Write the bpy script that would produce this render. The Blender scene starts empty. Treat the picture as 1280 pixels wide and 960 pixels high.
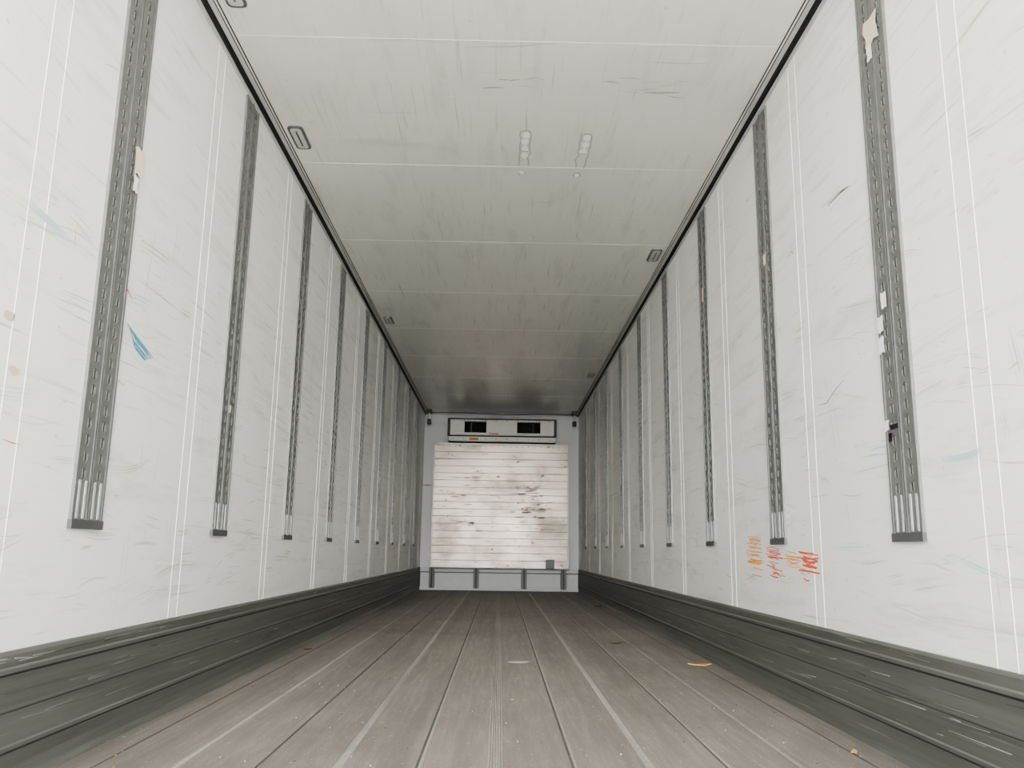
import bpy, bmesh, math, random
from mathutils import Vector, Matrix
random.seed(7)
W=1.23; H=2.734; L=13.345; Y0=-0.35; KH=0.324
ZB=0.638; ZT=2.686; D0=2.54
def lin(c):
    o=[]
    for v in c:
        v=v/255
        o.append(v/12.92 if v<=.04045 else ((v+.055)/1.055)**2.4)
    return tuple(o)+(1,)
# ---------------- materials
def newmat(name):
    m=bpy.data.materials.new(name);m.use_nodes=True
    nt=m.node_tree;b=nt.nodes['Principled BSDF'];return m,nt,b
def simple(name,c,rough=.5,metal=0,spec=.5,var=.06,scale=12):
    m,nt,b=newmat(name)
    tc=nt.nodes.new('ShaderNodeTexCoord');n=nt.nodes.new('ShaderNodeTexNoise');n.inputs['Scale'].default_value=scale;n.inputs['Detail'].default_value=4
    nt.links.new(tc.outputs['Object'],n.inputs['Vector'])
    mx=nt.nodes.new('ShaderNodeMix');mx.data_type='RGBA'
    l=lin(c);mx.inputs['A'].default_value=tuple(v*(1-var*2) for v in l[:3])+(1,);mx.inputs['B'].default_value=tuple(min(1,v*(1+var*2)) for v in l[:3])+(1,)
    nt.links.new(n.outputs['Fac'],mx.inputs['Factor']);nt.links.new(mx.outputs['Result'],b.inputs['Base Color'])
    b.inputs['Roughness'].default_value=rough;b.inputs['Metallic'].default_value=metal;b.inputs['Specular IOR Level'].default_value=spec
    return m
class NB:
    def __init__(s,nt): s.nt=nt;s.tc=nt.nodes.new('ShaderNodeTexCoord')
    def noise(s,scale,stretch=(1,1,1),rot=(0,0,0),detail=4,rough=.5,loc=(0,0,0)):
        mp=s.nt.nodes.new('ShaderNodeMapping');mp.inputs['Scale'].default_value=stretch;mp.inputs['Rotation'].default_value=rot;mp.inputs['Location'].default_value=loc
        s.nt.links.new(s.tc.outputs['Object'],mp.inputs['Vector'])
        n=s.nt.nodes.new('ShaderNodeTexNoise');n.inputs['Scale'].default_value=scale;n.inputs['Detail'].default_value=detail;n.inputs['Roughness'].default_value=rough
        s.nt.links.new(mp.outputs['Vector'],n.inputs['Vector']);return n.outputs['Fac']
    def ramp(s,fac,a,b,lo=0.,hi=1.):
        r=s.nt.nodes.new('ShaderNodeMapRange');r.inputs['From Min'].default_value=a;r.inputs['From Max'].default_value=b
        r.inputs['To Min'].default_value=lo;r.inputs['To Max'].default_value=hi
        s.nt.links.new(fac,r.inputs['Value']);return r.outputs['Result']
    def mul(s,a,b,op='MULTIPLY'):
        r=s.nt.nodes.new('ShaderNodeMath');r.operation=op
        for i,v in enumerate((a,b)):
            if isinstance(v,(int,float)): r.inputs[i].default_value=v
            else: s.nt.links.new(v,r.inputs[i])
        return r.outputs[0]
    def mix(s,fac,a,b):
        m=s.nt.nodes.new('ShaderNodeMix');m.data_type='RGBA'
        if isinstance(fac,(int,float)): m.inputs['Factor'].default_value=fac
        else: s.nt.links.new(fac,m.inputs['Factor'])
        for k,v in (('A',a),('B',b)):
            if isinstance(v,tuple): m.inputs[k].default_value=v
            else: s.nt.links.new(v,m.inputs[k])
        return m.outputs['Result']
    def bump(s,b,h,st,dist=.005):
        n=s.nt.nodes.new('ShaderNodeBump');n.inputs['Strength'].default_value=st;n.inputs['Distance'].default_value=dist
        s.nt.links.new(h,n.inputs['Height']);s.nt.links.new(n.outputs['Normal'],b.inputs['Normal'])
def panel_mat(name,base,scuffaxis,amount=1.,rough=.42,loc=(0,0,0),bump=.0):
    m,nt,b=newmat(name);N=NB(nt)
    base=lin(base);wl_=scuffaxis=='wall'
    st=(1,1,7) if wl_ else (5,1,1)
    big=N.noise(.8,(1,1,1),loc=loc,detail=3)
    c=N.mix(N.ramp(big,.35,.65),tuple(v*.96 for v in base[:3])+(1,),base)
    f1=N.ramp(N.noise(1.5,st,(.08,0,0) if wl_ else (0,0,.05),6,.7,loc),.53,.80)
    c=N.mix(N.mul(f1,.42*amount),c,lin((158,158,150)))
    st2=(1,1,40) if wl_ else (40,1,1)
    f2=N.ramp(N.noise(1.5,st2,(-.10,0,0) if wl_ else (0,0,-.1),4,.6,loc),.61,.70)
    g=N.ramp(N.noise(1.3,(1,1,1),loc=(3,1,2),detail=2),.40,.56)
    c=N.mix(N.mul(N.mul(f2,g),.46*amount),c,lin((126,126,120)))
    f4=N.ramp(N.noise(1.1,st2,(.18,0,0) if wl_ else (0,0,.15),4,.6,(7,3,1)),.64,.72)
    c=N.mix(N.mul(f4,.34*amount),c,lin((134,132,124)))
    f3=N.ramp(N.noise(28,(1,1,1),detail=2),.74,.80)
    c=N.mix(N.mul(f3,.45*amount),c,lin((120,115,104)))
    nt.links.new(c,b.inputs['Base Color'])
    r=N.ramp(big,.3,.7,rough-.02,rough+.03);nt.links.new(r,b.inputs['Roughness'])
    if bump: N.bump(b,N.noise(3,(1,1,1),detail=2),bump,.01)
    return m
M_wall=panel_mat('wall_panel_white',(239,240,237),'wall',1.0,.42,bump=.06)
M_wallr=panel_mat('wall_panel_white_b',(239,240,237),'wall',1.0,.42,(5,9,4),bump=.06)
M_ceil=panel_mat('ceiling_panel_white',(228,227,220),'ceil',.8,.23)
M_bulkwall=simple('front_wall_white',(200,202,201),.5,var=.02,scale=2)
M_seam=simple('seam_sealant',(252,252,250),.35,var=.0)
M_seamc=simple('seam_ceiling',(244,244,240),.35,var=.0)
M_black=simple('rubber_black',(18,19,20),.6)
M_trim=simple('trim_profile_grey',(176,178,176),.45)
M_track=simple('galvanised_track',(120,122,120),.42,.3,var=.12,scale=30)
M_trackd=simple('track_slot_dark',(46,47,47),.8)
M_trackl=simple('track_slot_back',(186,188,186),.5,.1,var=.15,scale=40)
M_grey=simple('scuff_grey',(166,166,159),.6)
M_dark=simple('scuff_dark',(94,94,91),.6)
M_lgrey=simple('scuff_light_grey',(210,211,205),.6)
M_brown=simple('scuff_brown',(208,197,176),.7)
M_blue=simple('paint_blue',(86,155,178),.6)
M_lblue=simple('paint_pale_blue',(190,217,224),.6)
M_red=simple('crayon_red',(226,104,72),.7)
M_orange=simple('crayon_orange',(240,172,84),.7)
M_tape=simple('masking_tape',(222,208,186),.7,var=.08)
M_white=simple('tape_residue_white',(240,240,236),.5)
def metal_kick(name,a,b_):
    m,nt,b=newmat(name);N=NB(nt)
    n1=N.noise(2.0,(1,.35,14),detail=5,rough=.6);n2=N.noise(7,(1,.3,9),detail=5,rough=.7)
    c=N.mix(N.ramp(n1,.3,.7),lin(a),lin(b_))
    c=N.mix(N.mul(N.ramp(n2,.55,.72),.4),c,lin((60,61,58)))
    n3=N.noise(4,(1,.4,26),detail=4,rough=.6,loc=(2,2,2))
    c=N.mix(N.mul(N.ramp(n3,.63,.74),.5),c,lin((158,159,154)))
    nt.links.new(c,b.inputs['Base Color']);b.inputs['Metallic'].default_value=.35;b.inputs['Roughness'].default_value=.48
    N.bump(b,n2,.15,.002);return m
M_kick=metal_kick('kick_plate_aluminium',(90,92,88),(114,116,111))
M_kickd=simple('kick_plate_shade_and_scratch',(46,48,46),.6)
M_kickl=simple('kick_plate_lip_highlight',(116,118,114),.45,.3,var=.15,scale=3)
def floor_mat(name,ca,cb,dirt=1.):
    m,nt,b=newmat(name);N=NB(nt)
    n1=N.noise(1.1,(1,.6,1),detail=6,rough=.65);c=N.mix(N.ramp(n1,.3,.7),lin(ca),lin(cb))
    n2=N.noise(30,(1.6,.10,1),detail=3,rough=.6);c=N.mix(N.mul(N.ramp(n2,.45,.7),.4),c,lin((182,176,168)))
    n6=N.noise(6,(1.6,.05,1),detail=3,rough=.6,loc=(1,2,0));c=N.mix(N.mul(N.ramp(n6,.48,.62),.35),c,lin((98,92,87)))
    n4=N.noise(170,(1,1,1),detail=2);c=N.mix(N.mul(N.ramp(n4,.35,.65),.5),c,lin((88,82,77)))
    n3=N.noise(60,(1,1,1),detail=2);c=N.mix(N.mul(N.ramp(n3,.68,.73),.6*dirt),c,lin((214,208,198)))
    n5=N.noise(1.4,(1,1,1),detail=6,rough=.75,loc=(4,4,4));c=N.mix(N.mul(N.ramp(n5,.5,.72),.35),c,lin((78,73,69)))
    nt.links.new(c,b.inputs['Base Color']);b.inputs['Roughness'].default_value=.5;b.inputs['Specular IOR Level'].default_value=.45
    N.bump(b,n4,.5,.003);return m
M_floor=floor_mat('floor_antislip_brown',(124,118,112),(148,142,135))
M_floorw=floor_mat('floor_worn_rib',(166,162,156),(192,188,182),.4)
M_floord=simple('floor_groove_dark',(84,80,77),.6,var=.2,scale=8)
def planks_mat():
    m,nt,b=newmat('bulkhead_planks_aluminium');N=NB(nt)
    c=N.mix(N.ramp(N.noise(1.2,(1,1,1),detail=3),.35,.65),lin((112,106,99)),lin((126,120,112)))
    # brushed fine lines
    n3=N.noise(4,(.35,1,45),detail=3,loc=(3,3,3));c=N.mix(N.mul(N.ramp(n3,.45,.68),.35),c,lin((150,145,138)))
    n1=N.noise(1.3,(1,1,1.3),detail=6,rough=.7,loc=(8,0,5));c=N.mix(N.mul(N.ramp(n1,.50,.66),.6),c,lin((80,73,66)))
    n2=N.noise(3.4,(1,1,2.0),detail=6,rough=.7,loc=(1,0,7));c=N.mix(N.mul(N.ramp(n2,.60,.70),.75),c,lin((44,39,35)))
    n4=N.noise(13,(1,1,1),detail=1,loc=(6,0,2));c=N.mix(N.mul(N.ramp(n4,.72,.75),.8),c,lin((40,35,31)))
    nt.links.new(c,b.inputs['Base Color']);b.inputs['Metallic'].default_value=.9
    nt.links.new(N.ramp(n1,.3,.7,.28,.40),b.inputs['Roughness']);N.bump(b,n3,.04,.003);return m
M_planks=planks_mat()
M_alu=simple('aluminium_edge',(134,132,128),.4,.6)
M_unit=simple('evaporator_white',(214,213,206),.45,var=.02)
M_unitd=simple('evaporator_dark',(34,34,34),.5)
M_vent=simple('vent_black',(12,12,12),.9)
M_lens=simple('lamp_lens',(190,192,187),.25,var=.03)
M_lampf=simple('lamp_frame_grey',(84,86,86),.45)
M_panel=simple('air_duct_panel_white',(184,187,187),.45,var=.04)
M_wood=simple('wood_splinter',(196,158,98),.7)
M_leaf=simple('dry_leaf_brown',(110,82,52),.8)
M_paper=simple('paper_scrap',(205,206,202),.7)
M_sticker=simple('sticker_orange',(205,130,70),.6)
# ---------------- mesh helpers
class MB:
    def __init__(s): s.v=[];s.f=[];s.m=[];s.mats=[]
    def mi(s,mat):
        if mat not in s.mats: s.mats.append(mat)
        return s.mats.index(mat)
    def poly(s,pts,mat):
        i=len(s.v);s.v+= [tuple(p) for p in pts];s.f.append(tuple(range(i,i+len(pts))));s.m.append(s.mi(mat))
    def box(s,a,b,mat):
        x0,y0,z0=a;x1,y1,z1=b
        P=[(x0,y0,z0),(x1,y0,z0),(x1,y1,z0),(x0,y1,z0),(x0,y0,z1),(x1,y0,z1),(x1,y1,z1),(x0,y1,z1)]
        i=len(s.v);s.v+=P
        for q in [(0,3,2,1),(4,5,6,7),(0,1,5,4),(1,2,6,5),(2,3,7,6),(3,0,4,7)]:
            s.f.append(tuple(i+k for k in q));s.m.append(s.mi(mat))
    def obj(s,name,parent=None,bevel=0,smooth=False):
        me=bpy.data.meshes.new(name);me.from_pydata(s.v,[],s.f);me.update()
        for m in s.mats: me.materials.append(m)
        me.polygons.foreach_set('material_index',s.m)
        if smooth: me.polygons.foreach_set('use_smooth',[True]*len(s.f))
        o=bpy.data.objects.new(name,me);bpy.context.collection.objects.link(o)
        if parent: o.parent=parent
        if bevel:
            bv=o.modifiers.new('b','BEVEL');bv.width=bevel;bv.segments=2;bv.limit_method='ANGLE'
        return o
def extrude_profile(pts,y0,y1,mat,name,closed=True,mats=None):
    mb=MB();n=len(pts)
    for i in range(n if closed else n-1):
        a=pts[i];b=pts[(i+1)%n]
        mb.poly([(a[0],y0,a[1]),(b[0],y0,b[1]),(b[0],y1,b[1]),(a[0],y1,a[1])],mats[i] if mats else mat)
    mb.poly([(p[0],y0,p[1]) for p in pts],mat);mb.poly([(p[0],y1,p[1]) for p in pts][::-1],mat)
    return mb.obj(name)
def onplane(pl,a,b,off):
    if pl=='L': return (-W+off,a,b)
    if pl=='R': return (W-off,a,b)
    if pl=='C': return (a,b,H-off)
    return (a,b,off)
def ribbon(mb,pl,pts,w,mat,off=.0008,taper=True):
    n=len(pts);Lp=[];Rp=[]
    for i,p in enumerate(pts):
        a=pts[max(0,i-1)];b=pts[min(n-1,i+1)];dx=b[0]-a[0];dy=b[1]-a[1];l=math.hypot(dx,dy) or 1
        ww=w/2*(max(.15,math.sin(math.pi*(i+.3)/(n-.4))) if taper else 1)
        Lp.append((p[0]-dy/l*ww,p[1]+dx/l*ww));Rp.append((p[0]+dy/l*ww,p[1]-dx/l*ww))
    for i in range(n-1):
        mb.poly([onplane(pl,*q,off) for q in (Lp[i],Lp[i+1],Rp[i+1],Rp[i])],mat)
def blob(mb,pl,c,ra,rb,mat,off=.0012,n=12,j=.25):
    mb.poly([onplane(pl,c[0]+ra*math.cos(t)*(1+random.uniform(-j,j)),c[1]+rb*math.sin(t)*(1+random.uniform(-j,j)),off) for t in [2*math.pi*k/n for k in range(n)]],mat)
def torn(mb,pl,y,z,a,b,mat,off):
    pts=[(-1,-1),(-.3,-.85),(.4,-1),(1,-.8),(.85,-.2),(1,.4),(.9,1),(.2,.85),(-.4,1),(-1,.9),(-.85,.2)]
    mb.poly([onplane(pl,y+a*p[0]*random.uniform(.8,1.1),z+b*p[1]*random.uniform(.85,1.1),off) for p in pts],mat)
# ---------------- shell
mb=MB();mb.box((-W-.08,Y0,-.05),(-W,L,H+.08),M_wall);wl=mb.obj('wall_left')
mb=MB();mb.box((W,Y0,-.05),(W+.08,L,H+.08),M_wallr);wr=mb.obj('wall_right')
mb=MB();mb.box((-W-.08,L,-.05),(W+.08,L+.1,H+.08),M_bulkwall);wb=mb.obj('wall_back')
mb=MB();mb.box((-W,Y0,H),(W,L,H+.08),M_ceil);ce=mb.obj('ceiling')
mb=MB();P=0.219
def fl(x0,x1,z0,z1,mat): mb.poly([(x0,Y0,z0),(x1,Y0,z1),(x1,L,z1),(x0,L,z0)],mat)
x=-W
for k in range(-5,6):
    c=k*P;kd='c' if k==0 else ('d' if k%2 else 'w')
    hw={'d':.004,'w':.007,'c':.024}[kd]
    if k in(2,-2): hw=.012
    fl(x,c-hw,0,0,M_floor)
    if kd=='d':
        fl(c-hw,c-hw*.5,0,-.002,M_floord);fl(c-hw*.5,c+hw*.5,-.002,-.002,M_floord);fl(c+hw*.5,c+hw,-.002,0,M_floord)
        if k in(1,-1,3): fl(c+hw,c+hw+.007,.0,.0005,M_floorw);hw+=.007
    elif kd=='w':
        fl(c-hw,c-hw*.6,0,.003,M_floorw);fl(c-hw*.6,c+hw*.6,.003,.003,M_floorw);fl(c+hw*.6,c+hw,.003,0,M_floorw)
    else:
        n=6;s=2*hw/n
        for i in range(n):
            a=c-hw+i*s;fl(a,a+s*.3,0,.002,M_floor);fl(a+s*.3,a+s*.6,.002,.002,M_floorw);fl(a+s*.6,a+s,.002,0,M_floor)
    x=c+hw
fl(x,W,0,0,M_floor)
mb.box((-W,Y0,-.05),(W,L,-.01),M_floord)
floor=mb.obj('floor')
# ---------------- kick plates
prof=[(0,KH+.004),(.010,KH+.004),(.013,KH-.006),(.013,.290),(.018,.285),(.018,.275),(.013,.268),(.013,.190),(.0145,.187),(.0145,.182),(.013,.179),(.013,.100),(.018,.096),(.018,.086),(.014,.080),(.015,.045),(.020,.018),(.034,.002),(.034,0),(0,0)]
km=[M_kick]*len(prof)
for i in (5,9,13): km[i]=M_kickd  # downward faces coloured dark: painted shading that brings out the profile
for i in (1,3,11): km[i]=M_kickl  # upward lip faces coloured lighter: painted highlight on the ledges
for s,nm in ((-1,'left'),(1,'right')):
    o=extrude_profile([(s*(W-o),z) for o,z in prof],Y0,L-.001,M_kick,'baseboard_'+nm,mats=km)
    mb=MB()
    for _ in range(110):
        y=1.5+9*random.random()**1.5;z=random.choice([random.uniform(.195,.262),random.uniform(.108,.172),random.uniform(.3,.315)]);l=random.uniform(.03,.3)
        X=s*(W-.0139);w_=random.choice([.001,.0015,.003]);dz=random.gauss(0,.004)
        mb.poly([(X,y,z),(X,y+l,z+dz),(X,y+l,z+dz+w_*.3),(X,y,z+w_)],random.choice([M_grey,M_trackl,M_kickd]))
    mb.obj('scratches',o)
# ---------------- corner trims
for s,nm in ((-1,'1'),(1,'2')):
    pts=[(0,2.70),(.006,2.70),(.010,2.706),(.010,2.714),(.022,2.716),(.026,2.722),(.030,2.726),(.050,H-.004),(.052,H),(0,H)]
    mats=[M_trim,M_trim,M_trim,M_black,M_black,M_black,M_trim,M_black,M_black,M_black]
    extrude_profile([(s*(W-o),z) for o,z in pts],Y0,L-.001,M_trim,'trim_'+nm,mats=mats)
    mb=MB();a=sorted((s*(W-.062),s*(W-.067)));mb.box((a[0],Y0,H-.002),(a[1],L-.001,H-.0001),M_black);mb.obj('gap_line',ce)
# ---------------- seams
for s,w_,nm in ((-1,wl,'l'),(1,wr,'r')):
    mb=MB()
    for k in range(-1,10):
        for d,wd in ((0,.0022),(.085,.0018)):
            y=2.06+1.2*k+d
            if y<0: continue
            a=sorted((s*W,s*(W-.0012)));mb.box((a[0],y-wd/2,KH),(a[1],y+wd/2,2.70),M_seam)
            a=sorted((s*W,s*(W-.0006)));mb.box((a[0],y+wd/2,KH),(a[1],y+wd/2+.0012,2.70),M_lgrey)
    mb.obj('panel_seams',w_)
mb=MB()
for k in range(0,9):
    y=3.25+1.2*k
    mb.box((-W+.07,y-.0012,H-.0008),(W-.07,y+.0012,H),M_seamc)
    mb.box((-W+.07,y+.0012,H-.0005),(W-.07,y+.0026,H),M_grey)
mb.obj('ceiling_seams',ce)
# ---------------- tracks
def track_mesh():
    mb=MB();hw=.095;x0=.001;x1=.007
    zs=ZB+.135;cell=.05;n=int((ZT-zs)/cell);zend=zs+n*cell
    def q(x,u0,u1,z0,z1,mat): mb.poly([(x,u0,z0),(x,u1,z0),(x,u1,z1),(x,u0,z1)],mat)
    q(x0,-hw,hw,ZB,ZT,M_trackd)
    for s in (-1,1):
        a=sorted((s*.085,s*hw));mb.box((0,a[0],ZB+.02),(.010,a[1],ZT),M_track)
        a=sorted((s*.004,s*.010));mb.box((0,a[0],ZB+.02),(.010,a[1],ZT),M_track)
        u0,u1=sorted((s*.014,s*.080));uc=(u0+u1)/2
        for k in range(n):
            za=zs+k*cell;zb=za+cell;zc=(za+zb)/2
            ha=.013;hb=.018;c=.008
            oct_=[(uc-ha,zc-hb+c),(uc-ha+c,zc-hb),(uc+ha-c,zc-hb),(uc+ha,zc-hb+c),(uc+ha,zc+hb-c),(uc+ha-c,zc+hb),(uc-ha+c,zc+hb),(uc-ha,zc+hb-c)]
            out=[(u0,zc-hb+c),(uc-ha+c,za),(uc+ha-c,za),(u1,zc-hb+c),(u1,zc+hb-c),(uc+ha-c,zb),(uc-ha+c,zb),(u0,zc+hb-c)]
            cor={0:(u0,za),2:(u1,za),4:(u1,zb),6:(u0,zb)}
            for i in range(8):
                j=(i+1)%8
                pts=[oct_[i],out[i]]+([cor[i]] if i in cor else [])+[out[j],oct_[j]]
                mb.poly([(x1,p[0],p[1]) for p in pts],M_track)
                a=oct_[i];b=oct_[j];mb.poly([(x1,a[0],a[1]),(x1,b[0],b[1]),(x0,b[0],b[1]),(x0,a[0],a[1])],M_track)
            mb.poly([(x0+.0015,uc-.003,zc-.015),(x0+.0015,uc+.003,zc-.015),(x0+.0015,uc+.003,zc+.015),(x0+.0015,uc-.003,zc+.015)],M_trackl)
        q(x1,u0,u1,zend,ZT,M_track)
        mb.box((0,u0,ZB+.02),(.006,u1,zs),M_track)
        mb.box((0,u0+.010,ZB+.03),(.009,u0+.020,zs+.005),M_trackl);mb.box((0,u1-.018,ZB+.03),(.009,u1-.008,zs+.005),M_trackl)
    mb.box((0,-hw-.003,ZB),(.013,hw+.003,ZB+.026),M_lampf)
    return mb
tb=track_mesh();first=None
for s in (-1,1):
    for k in range(9):
        y=D0+1.2*k
        if first is None:
            o=tb.obj('load_securing_track');first=o
        else:
            o=bpy.data.objects.new('load_securing_track',first.data);bpy.context.collection.objects.link(o)
        o.location=(s*W,y,0)
        if s>0: o.rotation_euler=(0,0,math.pi)
# ---------------- ceiling lamps
def lamp(x,y):
    e=bpy.data.objects.new('ceiling_lamp',None);bpy.context.collection.objects.link(e);e.location=(x,y,H)
    def rr(w,l,z0,z1,mat,nm):
        m=MB();r=min(w,l)*.55;pts=[]
        for cx,cy,a0 in ((w-r,l-r,0),(-w+r,l-r,90),(-w+r,-l+r,180),(w-r,-l+r,270)):
            for k in range(5):
                a=math.radians(a0+k*22.5);pts.append((cx+r*math.cos(a),cy+r*math.sin(a)))
        n=len(pts);m.poly([(p[0],p[1],z0) for p in pts][::-1],mat)
        for i in range(n):
            a=pts[i];b=pts[(i+1)%n];m.poly([(a[0],a[1],z0),(b[0],b[1],z0),(b[0],b[1],z1),(a[0],a[1],z1)],mat)
        m.poly([(p[0],p[1],z1) for p in pts],mat)
        m.obj(nm,e)
    rr(.040,.122,-.008,0,M_lampf,'frame');rr(.029,.108,-.010,-.007,M_lens,'lens');rr(.004,.08,-.0115,-.009,M_lampf,'rib')
for p in [(-1.09,2.93),(-1.10,4.15),(1.097,5.851),(-1.093,7.765),(1.09,10.15)]: lamp(*p)
# ---------------- front bulkhead
by=13.02
e=bpy.data.objects.new('aluminium_bulkhead',None);bpy.context.collection.objects.link(e)
mb=MB();zz=.335;n=17;ph=(2.20-.335)/n
for k in range(n):
    z0=zz+k*ph;z1=z0+ph
    mb.box((-1.03,by,z0+.001),(1.03,by+.035,z1-.001),M_planks)
mb.obj('planks',e,bevel=.003)
mb=MB();mb.box((-1.03,by+.008,.335),(1.03,by+.05,2.20),M_alu);mb.obj('gap_backing',e)
mb=MB()
for s in (-1,1):
    a=sorted((s*1.03,s*1.05));mb.box((a[0],by-.012,.325),(a[1],L-.002,2.215),M_alu)
mb.box((-1.05,by-.012,2.20),(1.05,L-.002,2.225),M_alu);mb.box((-1.05,by-.012,.31),(1.05,by+.05,.335),M_lampf)
mb.obj('frame',e)
mb=MB()
for k in range(22):
    x=-.99+k*(1.98/21);mb.box((x-.008,by-.006,2.165),(x+.008,by,2.181),M_unitd)
mb.obj('rivets',e)
mb=MB()
def bstain(cx,cz,n,sx,sz):
    for _ in range(n):
        x=cx+random.gauss(0,sx);z=cz+random.gauss(0,sz);l=random.uniform(.03,.16);h=random.uniform(.003,.012)
        pts=[(x-l/2,z),(x-l/4,z-h),(x+l/4,z-h*.8),(x+l/2,z+h*.2),(x+l/5,z+h),(x-l/3,z+h*.7)]
        mb.poly([(p[0],by-.0008-.0004*random.random(),p[1]) for p in pts],random.choice([M_stain,M_stain2,M_stain2]))
M_stain=simple('grime_dark',(70,62,56),.6,.4);M_stain2=simple('grime_brown',(122,112,102),.5,.5)
bstain(.45,1.52,30,.10,.05);bstain(.55,1.22,22,.16,.04);bstain(.7,.95,8,.1,.03);bstain(-.3,1.75,14,.3,.1);bstain(-.6,1.2,16,.2,.2);bstain(0,1.0,22,.5,.35)
mb.obj('grime',e)
mb=MB();mb.box((.70,by-.05,.335),(.83,by,.47),M_lampf);mb.obj('cable_box',e,bevel=.006)
mb=MB();mb.box((-1.20,by+.10,0.0),(1.20,by+.12,.33),M_panel)
mb.box((-1.20,by+.05,.27),(1.20,by+.12,.312),M_panel);mb.box((-1.20,by+.04,0),(1.20,by+.10,.045),M_panel)
mb.box((-1.20,by+.045,.255),(1.20,by+.10,.268),M_lampf)
for x in (-1.02,-.35,.375,.97):
    mb.box((x-.04,by-.01,.03),(x+.04,by+.10,.33),M_lampf);mb.box((x-.012,by-.02,.03),(x+.012,by,.33),M_unitd)
mb.obj('air_return_panel',e,bevel=.003)
# ---------------- evaporator unit
e=bpy.data.objects.new('refrigeration_evaporator',None);bpy.context.collection.objects.link(e)
uy=12.95
mb=MB();x0,x1,z0,z1=-.83,.84,2.25,2.60
mb.box((x0,uy+.10,z0),(x1,L-.002,z1),M_vent);mb.obj('housing',e)
mb=MB()
ops=[(-.58,-.24),(.24,.60)];za,zb=2.385,2.56
mb.box((x0+.03,uy,2.345),(x1-.03,uy+.06,za),M_unit);mb.box((x0+.03,uy,zb),(x1-.03,uy+.06,z1-.015),M_unit)
xs=[x0+.03,ops[0][0],ops[0][1],ops[1][0],ops[1][1],x1-.03]
for i in (0,2,4): mb.box((xs[i],uy,za),(xs[i+1],uy+.06,zb),M_unit)
mb.box((x0+.01,uy-.03,2.245),(x1-.01,uy+.06,2.318),M_unit)
mb.box((x0,uy-.012,2.32),(x1,uy+.06,2.34),M_unitd)
mb.obj('fascia',e,bevel=.004)
mb=MB()
for c in (-.41,.42):
    for r0,r1 in ((.070,.076),(.018,.024)):
        for k in range(20):
            a=2*math.pi*k/20;b=2*math.pi*(k+1)/20
            mb.poly([(c+r*math.cos(t),uy+.08,2.472+r*math.sin(t)) for r,t in ((r0,a),(r1,a),(r1,b),(r0,b))],M_unitd)
    xa=c-.08 if c<0 else c+.06
    mb.box((xa,uy+.03,2.385),(xa+.02,uy+.05,2.56),M_unitd)
mb.box((x0-.01,uy-.01,z1-.015),(x1+.01,uy+.10,z1+.008),M_unitd)
mb.box((x0-.01,uy-.01,2.345),(x0+.03,uy+.10,z1),M_unitd);mb.box((x1-.03,uy-.01,2.345),(x1+.01,uy+.10,z1),M_unitd)
mb.obj('fan_guards',e)
mb=MB();mb.box((-.50,uy-.032,2.262),(-.36,uy-.030,2.30),M_sticker);mb.box((-.2,uy-.002,2.36),(-.05,uy,2.38),M_sticker)
for k in range(10):
    x=-.75+k*.166;mb.box((x-.006,uy-.033,2.275),(x+.006,uy-.03,2.287),M_unitd);mb.box((x-.006,uy-.003,2.567),(x+.006,uy,2.577),M_unitd)
mb.obj('labels_and_screws',e)
for s in (-1,1):
    e=bpy.data.objects.new('curtain_rail_bracket',None);bpy.context.collection.objects.link(e)
    mb=MB();xc=s*1.13
    mb.box((xc-.04,12.9,H-.05),(xc+.04,13.1,H-.001),M_unitd);mb.box((xc-.015,12.95,H-.17),(xc+.015,12.99,H-.05),M_lens)
    mb.box((xc-.03,12.93,H-.23),(xc+.03,13.0,H-.15),M_unitd);mb.obj('bracket',e,bevel=.008)
cu=bpy.data.curves.new('ceiling_cable','CURVE');cu.dimensions='3D';cu.bevel_depth=.008
sp=cu.splines.new('POLY');sp.points.add(12)
for i in range(13):
    t=i/12;sp.points[i].co=(-1.12+2.24*t,13.0,H-.035-.012*math.sin(math.pi*t)+.01*math.sin(9*t),1)
cu.materials.append(M_lampf);o=bpy.data.objects.new('ceiling_cable',cu);bpy.context.collection.objects.link(o)
# ---------------- wall scuffs
def scuffs(pl,n):
    mb=MB()
    for _ in range(n):
        y=1.3+10*random.random()**1.5;z=random.uniform(.4,2.5) if random.random()<.35 else random.uniform(.4,1.7)
        ln=random.choice([.03,.06,.1,.16,.3])*random.uniform(.6,1.3);an=random.gauss(.06,.12)
        if random.random()<.08: an+=1.4
        cv=random.gauss(0,.03)
        k=7;pts=[(y+ln*(i/(k-1)-.5)*math.cos(an),z+ln*(i/(k-1)-.5)*math.sin(an)+cv*ln*((i/(k-1)-.5)**2)*4) for i in range(k)]
        mat=random.choices([M_lgrey,M_grey,M_dark,M_brown,M_lblue],[12,6,1.0,3,1.4])[0]
        rep=random.choice([1,1,2,4]) if mat is not M_dark else 1
        for r_ in range(rep):
            w=random.choice([.0015,.002,.003,.005]) if mat in(M_lgrey,M_brown,M_lblue) else random.choice([.001,.0015])
            dz=r_*random.uniform(.004,.012);dy=random.gauss(0,.02)
            ribbon(mb,pl,[(p[0]+dy,p[1]+dz) for p in pts],w,mat,.0006+.0003*random.random())
    return mb
mb=scuffs('L',560)
for i in range(7):
    a=random.uniform(-.01,.01);ribbon(mb,'L',[(2.68+.008*i,1.305-.006*i),(2.75+a,1.282-.007*i),(2.83+a,1.26-.007*i),(2.91-.012*i,1.24-.004*i)],.006,M_blue,.0012+.0001*i)
ribbon(mb,'L',[(2.62,1.43),(2.66,1.41),(2.70,1.39)],.007,M_red,.0012)
ribbon(mb,'L',[(2.08,.845),(2.12,.842),(2.16,.842)],.003,M_red,.0012)
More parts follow.
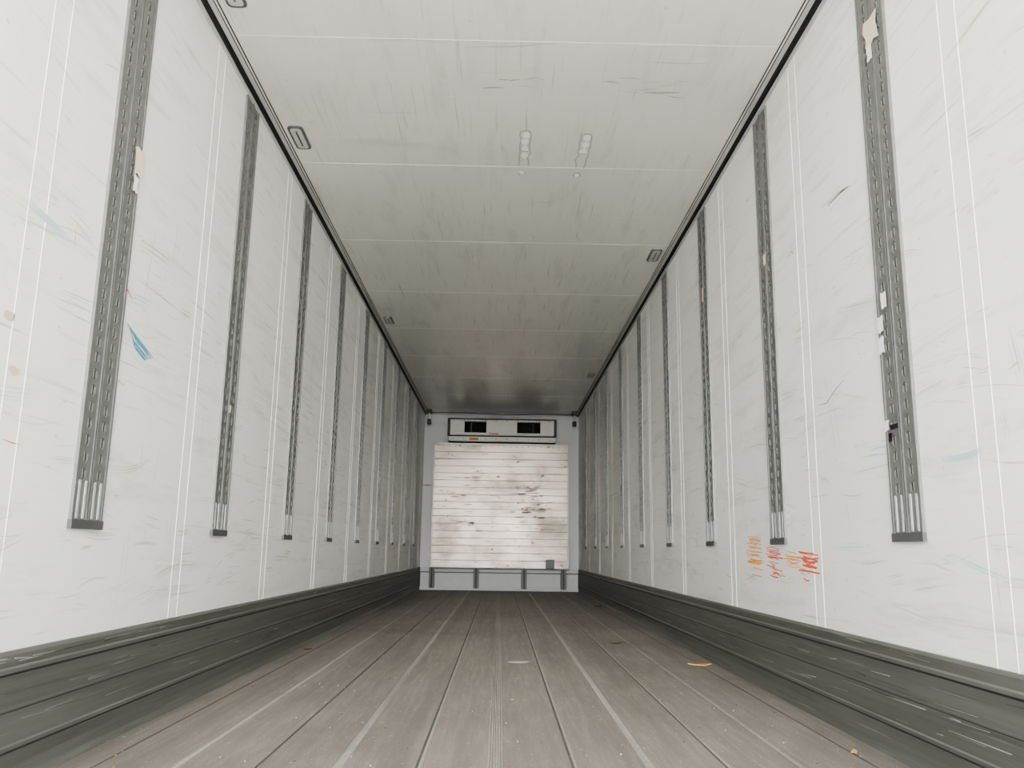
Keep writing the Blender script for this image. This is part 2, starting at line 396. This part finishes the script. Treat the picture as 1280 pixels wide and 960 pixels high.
for c in ((2.09,1.02),(2.04,1.15)): blob(mb,'L',c,.025,.012,M_brown)
for i in range(3): ribbon(mb,'L',[(2.05,1.45+.008*i),(2.15,1.44+.008*i),(2.26,1.43+.008*i)],.006,M_lblue,.0012)
ribbon(mb,'L',[(4.13+.04*math.cos(t),1.72+.12*math.sin(t)) for t in [k*.5 for k in range(9)]],.008,M_white,.0012)
mb.obj('scuff_marks',wl)
mb=scuffs('R',580)
for i in range(3): ribbon(mb,'R',[(2.12,.86+.006*i),(2.2,.85+.006*i),(2.32,.855+.006*i)],.006,M_lblue,.0012)
ribbon(mb,'R',[(2.95,1.215),(3.03,1.195),(3.12,1.16),(3.2,1.165)],.004,M_dark,.0012)
ribbon(mb,'R',[(3.38,1.85),(3.41,1.87),(3.46,1.86)],.006,M_grey,.0012)
for _ in range(8): ribbon(mb,'R',[(2.85+random.gauss(0,.06),1.9+random.gauss(0,.02)),(2.95+random.gauss(0,.05),1.91+random.gauss(0,.02))],.006,M_lgrey,.001)
mb.obj('scuff_marks',wr)
mb=MB()
def scrib(y0,y1,z0,z1,mat,rows,w=.005):
    for i in range(rows):
        z=z0+(z1-z0)*i/max(1,rows-1)+random.gauss(0,.004)
        a=y0+random.uniform(-.02,.05);b=y1-random.uniform(-.02,.06)
        ribbon(mb,'R',[(a,z-.004),((a+b)/2,z+random.gauss(0,.004)),(b,z+.004)],w*random.uniform(.4,1.2),mat,.0012+random.random()*.0004,False)
scrib(4.0,4.24,.55,.67,M_orange,17);scrib(4.0,4.2,.50,.56,M_orange,6,.004);scrib(4.05,4.15,.60,.64,M_red,2,.003)
scrib(3.72,3.94,.585,.62,M_red,6);scrib(3.78,3.92,.54,.575,M_red,6);scrib(3.74,3.9,.50,.53,M_red,5);scrib(3.7,3.8,.505,.53,M_orange,3)
scrib(3.50,3.68,.545,.60,M_orange,9);scrib(3.30,3.50,.535,.605,M_red,12,.006);scrib(3.40,3.48,.50,.54,M_red,4)
mb.obj('crayon_scribble',wr)
mb=MB()
torn(mb,'L',2.62,1.84,.035,.05,M_tape,.0118);torn(mb,'L',2.61,1.76,.02,.03,M_white,.0118)
torn(mb,'R',2.53,2.33,.055,.055,M_tape,.0118);torn(mb,'R',2.55,2.26,.02,.03,M_white,.012)
for dz in (0,.07,-.07): torn(mb,'R',2.58+random.gauss(0,.02),1.33+dz,.022,.03,M_white,.0118)
torn(mb,'R',2.57,.99,.03,.008,M_black,.012);torn(mb,'R',2.62,1.0,.02,.018,M_white,.0122);torn(mb,'R',2.60,.96,.012,.015,M_black,.0124)
torn(mb,'R',3.74,1.95,.02,.03,M_tape,.0118);torn(mb,'R',4.94,2.15,.02,.05,M_tape,.0118);torn(mb,'L',3.74,1.2,.015,.02,M_tape,.0118)
mb.obj('tape_remnants',wr)
mb=MB()
for x,y in ((.10,4.22),(.42,4.24)):
    for s in (-1,1): ribbon(mb,'C',[(x+s*.026+random.gauss(0,.004),y-.19+.4*i/8) for i in range(9)],.007,M_grey,.0008,False)
    for q in range(5): blob(mb,'C',(x+random.gauss(0,.004),y-.15+.08*q),.020,.036,random.choice([M_white,M_white,M_lgrey]),.0009+.0001*q)
    ribbon(mb,'C',[(x-.02,y-.19),(x+.02,y-.19)],.012,M_grey,.0016,False);ribbon(mb,'C',[(x-.02,y+.03),(x+.02,y+.04)],.01,M_grey,.0016,False)
    blob(mb,'C',(x-.01,y+.30),.020,.034,M_grey);blob(mb,'C',(x-.01,y+.30),.016,.028,M_white,.0014)
for cx,cy in ((-.15,3.62),(-.02,3.6),(.6,3.6),(.77,3.57)):
    for _ in range(14):
        x=cx+random.gauss(0,.10);y=cy+random.gauss(0,.04)
        ribbon(mb,'C',[(x-.05,y+random.gauss(0,.01)),(x,y),(x+.05,y+random.gauss(0,.01))],random.choice([.003,.008,.014]),random.choice([M_lgrey,M_lgrey,M_lgrey,M_grey]),.0006+.0003*random.random())
for x in (-.18,.12,.55,.62):
    for q in range(4): ribbon(mb,'C',[(x+q*.008,3.2+random.uniform(0,.1)),(x+q*.008,3.5),(x+q*.008+.01,3.65)],.005,M_lgrey,.0007)
for q in range(6): ribbon(mb,'C',[(-.9,4.15+.012*q),(-.6,4.17+.012*q),(-.28,4.2+.01*q)],.006,M_lgrey,.0007)
for _ in range(150):
    x=random.uniform(-1,1);y=random.uniform(2.7,11);l=random.uniform(.05,.4)
    if random.random()<.35: pts=[(x,y),(x+random.gauss(0,.01),y+l/2),(x+random.gauss(0,.02),y+l)]
    else: pts=[(x,y),(x+l/2,y+random.gauss(0,.01)),(x+l,y+random.gauss(0,.02))]
    if max(p[0] for p in pts)>1.1: continue
    ribbon(mb,'C',pts,random.choice([.002,.003,.006]),random.choice([M_lgrey,M_lgrey,M_lgrey,M_grey]),.0006+.0003*random.random())
mb.obj('ceiling_marks',ce)
# ---------------- debris on floor
def chip(name,x,y,lx,ly,mat,rot,h=.006,bend=.006):
    outline=[(lx/2*math.cos(t)*(1+random.uniform(-.25,.15)),ly/2*math.sin(t)*(1+random.uniform(-.25,.15))) for t in [2*math.pi*k/9 for k in range(9)]]
    mb=MB();top=[(a,b,h*.5+bend*(2*a/lx)**2) for a,b in outline];bot=[(a,b,bend*(2*a/lx)**2*.9) for a,b in outline]
    mb.poly(top,mat);mb.poly(bot[::-1],mat)
    for i in range(9):
        j=(i+1)%9;mb.poly([bot[i],bot[j],top[j],top[i]],mat)
    o=mb.obj(name);o.location=(x,y,.0005);o.rotation_euler=(0,0,rot);return o
chip('wood_splinter',1.10,4.75,.14,.04,M_wood,.1,.008,.008)
chip('wood_splinter',1.10,2.74,.05,.02,M_wood,1.0)
chip('paper_scrap',.11,4.78,.13,.08,M_paper,.2,.001,.003)
chip('dry_leaf',1.10,9.6,.10,.06,M_leaf,.4,.002,.012)
chip('dry_leaf',.78,5.78,.10,.04,M_leaf,.4,.002,.01)
chip('dry_leaf',-1.13,5.22,.06,.03,M_leaf,.2,.002,.01)
mb=MB()
for _ in range(650):
    x=random.uniform(-1.15,1.15);y=1.9+9*random.random()**1.5;r=random.uniform(.001,.003);h=r*.7
    a=random.random()*6;P_=[(x+r*math.cos(a+t)*random.uniform(.6,1.3),y+r*math.sin(a+t)*random.uniform(.6,1.3)) for t in (0,1.6,3.1,4.7)]
    mt=random.choice([M_paper,M_wood,M_leaf,M_grey])
    mb.poly([(p[0],p[1],h+.0005) for p in P_],mt)
    for i in range(4):
        p=P_[i];q=P_[(i+1)%4];mb.poly([(p[0],p[1],0),(q[0],q[1],0),(q[0],q[1],h+.0005),(p[0],p[1],h+.0005)],mt)
mb.obj('floor_grit',floor)
# ---------------- yard outside
mb=MB();mb.box((-15,-30,-1.35),(15,Y0-.02,-1.25),simple('yard_concrete',(196,194,189),.8,var=.05,scale=1));mb.obj('ground')
# ---------------- light
w=bpy.data.worlds.new('World');bpy.context.scene.world=w;w.use_nodes=True;nt=w.node_tree
bg=nt.nodes['Background']
tc=nt.nodes.new('ShaderNodeTexCoord');sp=nt.nodes.new('ShaderNodeSeparateXYZ');nt.links.new(tc.outputs['Generated'],sp.inputs[0])
cr=nt.nodes.new('ShaderNodeValToRGB');nt.links.new(sp.outputs['Z'],cr.inputs['Fac'])
cr.color_ramp.elements[0].color=(1,1,.99,1);cr.color_ramp.elements[1].color=(.86,.92,1,1)
nt.links.new(cr.outputs['Color'],bg.inputs['Color']);bg.inputs['Strength'].default_value=7.0
def sun(name,en,ang,d,col):
    sl=bpy.data.lights.new(name,'SUN');sl.energy=en;sl.angle=math.radians(ang);sl.color=col
    so=bpy.data.objects.new(name,sl);bpy.context.collection.objects.link(so)
    so.rotation_euler=Vector(d).to_track_quat('-Z','Y').to_euler()
sun('deep_fill_sun',9,40,(0.01,1,-.06),(1,.98,.955))  # added soft fill aimed along the trailer to brighten the deep end
sun('sun',22,1.5,(0.05,.62,-1.0),(1,.975,.94))
# ---------------- camera
f,pi,ya,ro,cx,cz=1052.0875,0.1957,0.0113,0.0151,0.0019,0.5937
fw=Vector((math.sin(ya)*math.cos(pi),math.cos(ya)*math.cos(pi),math.sin(pi)))
r=fw.cross(Vector((0,0,1))).normalized();u=r.cross(fw)
r2=math.cos(ro)*r+math.sin(ro)*u;u2=-math.sin(ro)*r+math.cos(ro)*u
cd=bpy.data.cameras.new('cam');co=bpy.data.objects.new('camera',cd);bpy.context.collection.objects.link(co)
M=Matrix((r2,u2,-fw)).transposed().to_4x4();M.translation=Vector((cx,0,cz));co.matrix_world=M
cd.sensor_width=36;cd.lens=f*36/1280;cd.clip_start=.05;bpy.context.scene.camera=co
vs=bpy.context.scene.view_settings;vs.view_transform='AgX'
try: vs.look='AgX - Medium High Contrast'
except Exception: vs.look='None'
vs.exposure=.06
try: bpy.context.scene.cycles.diffuse_bounces=6
except Exception: pass
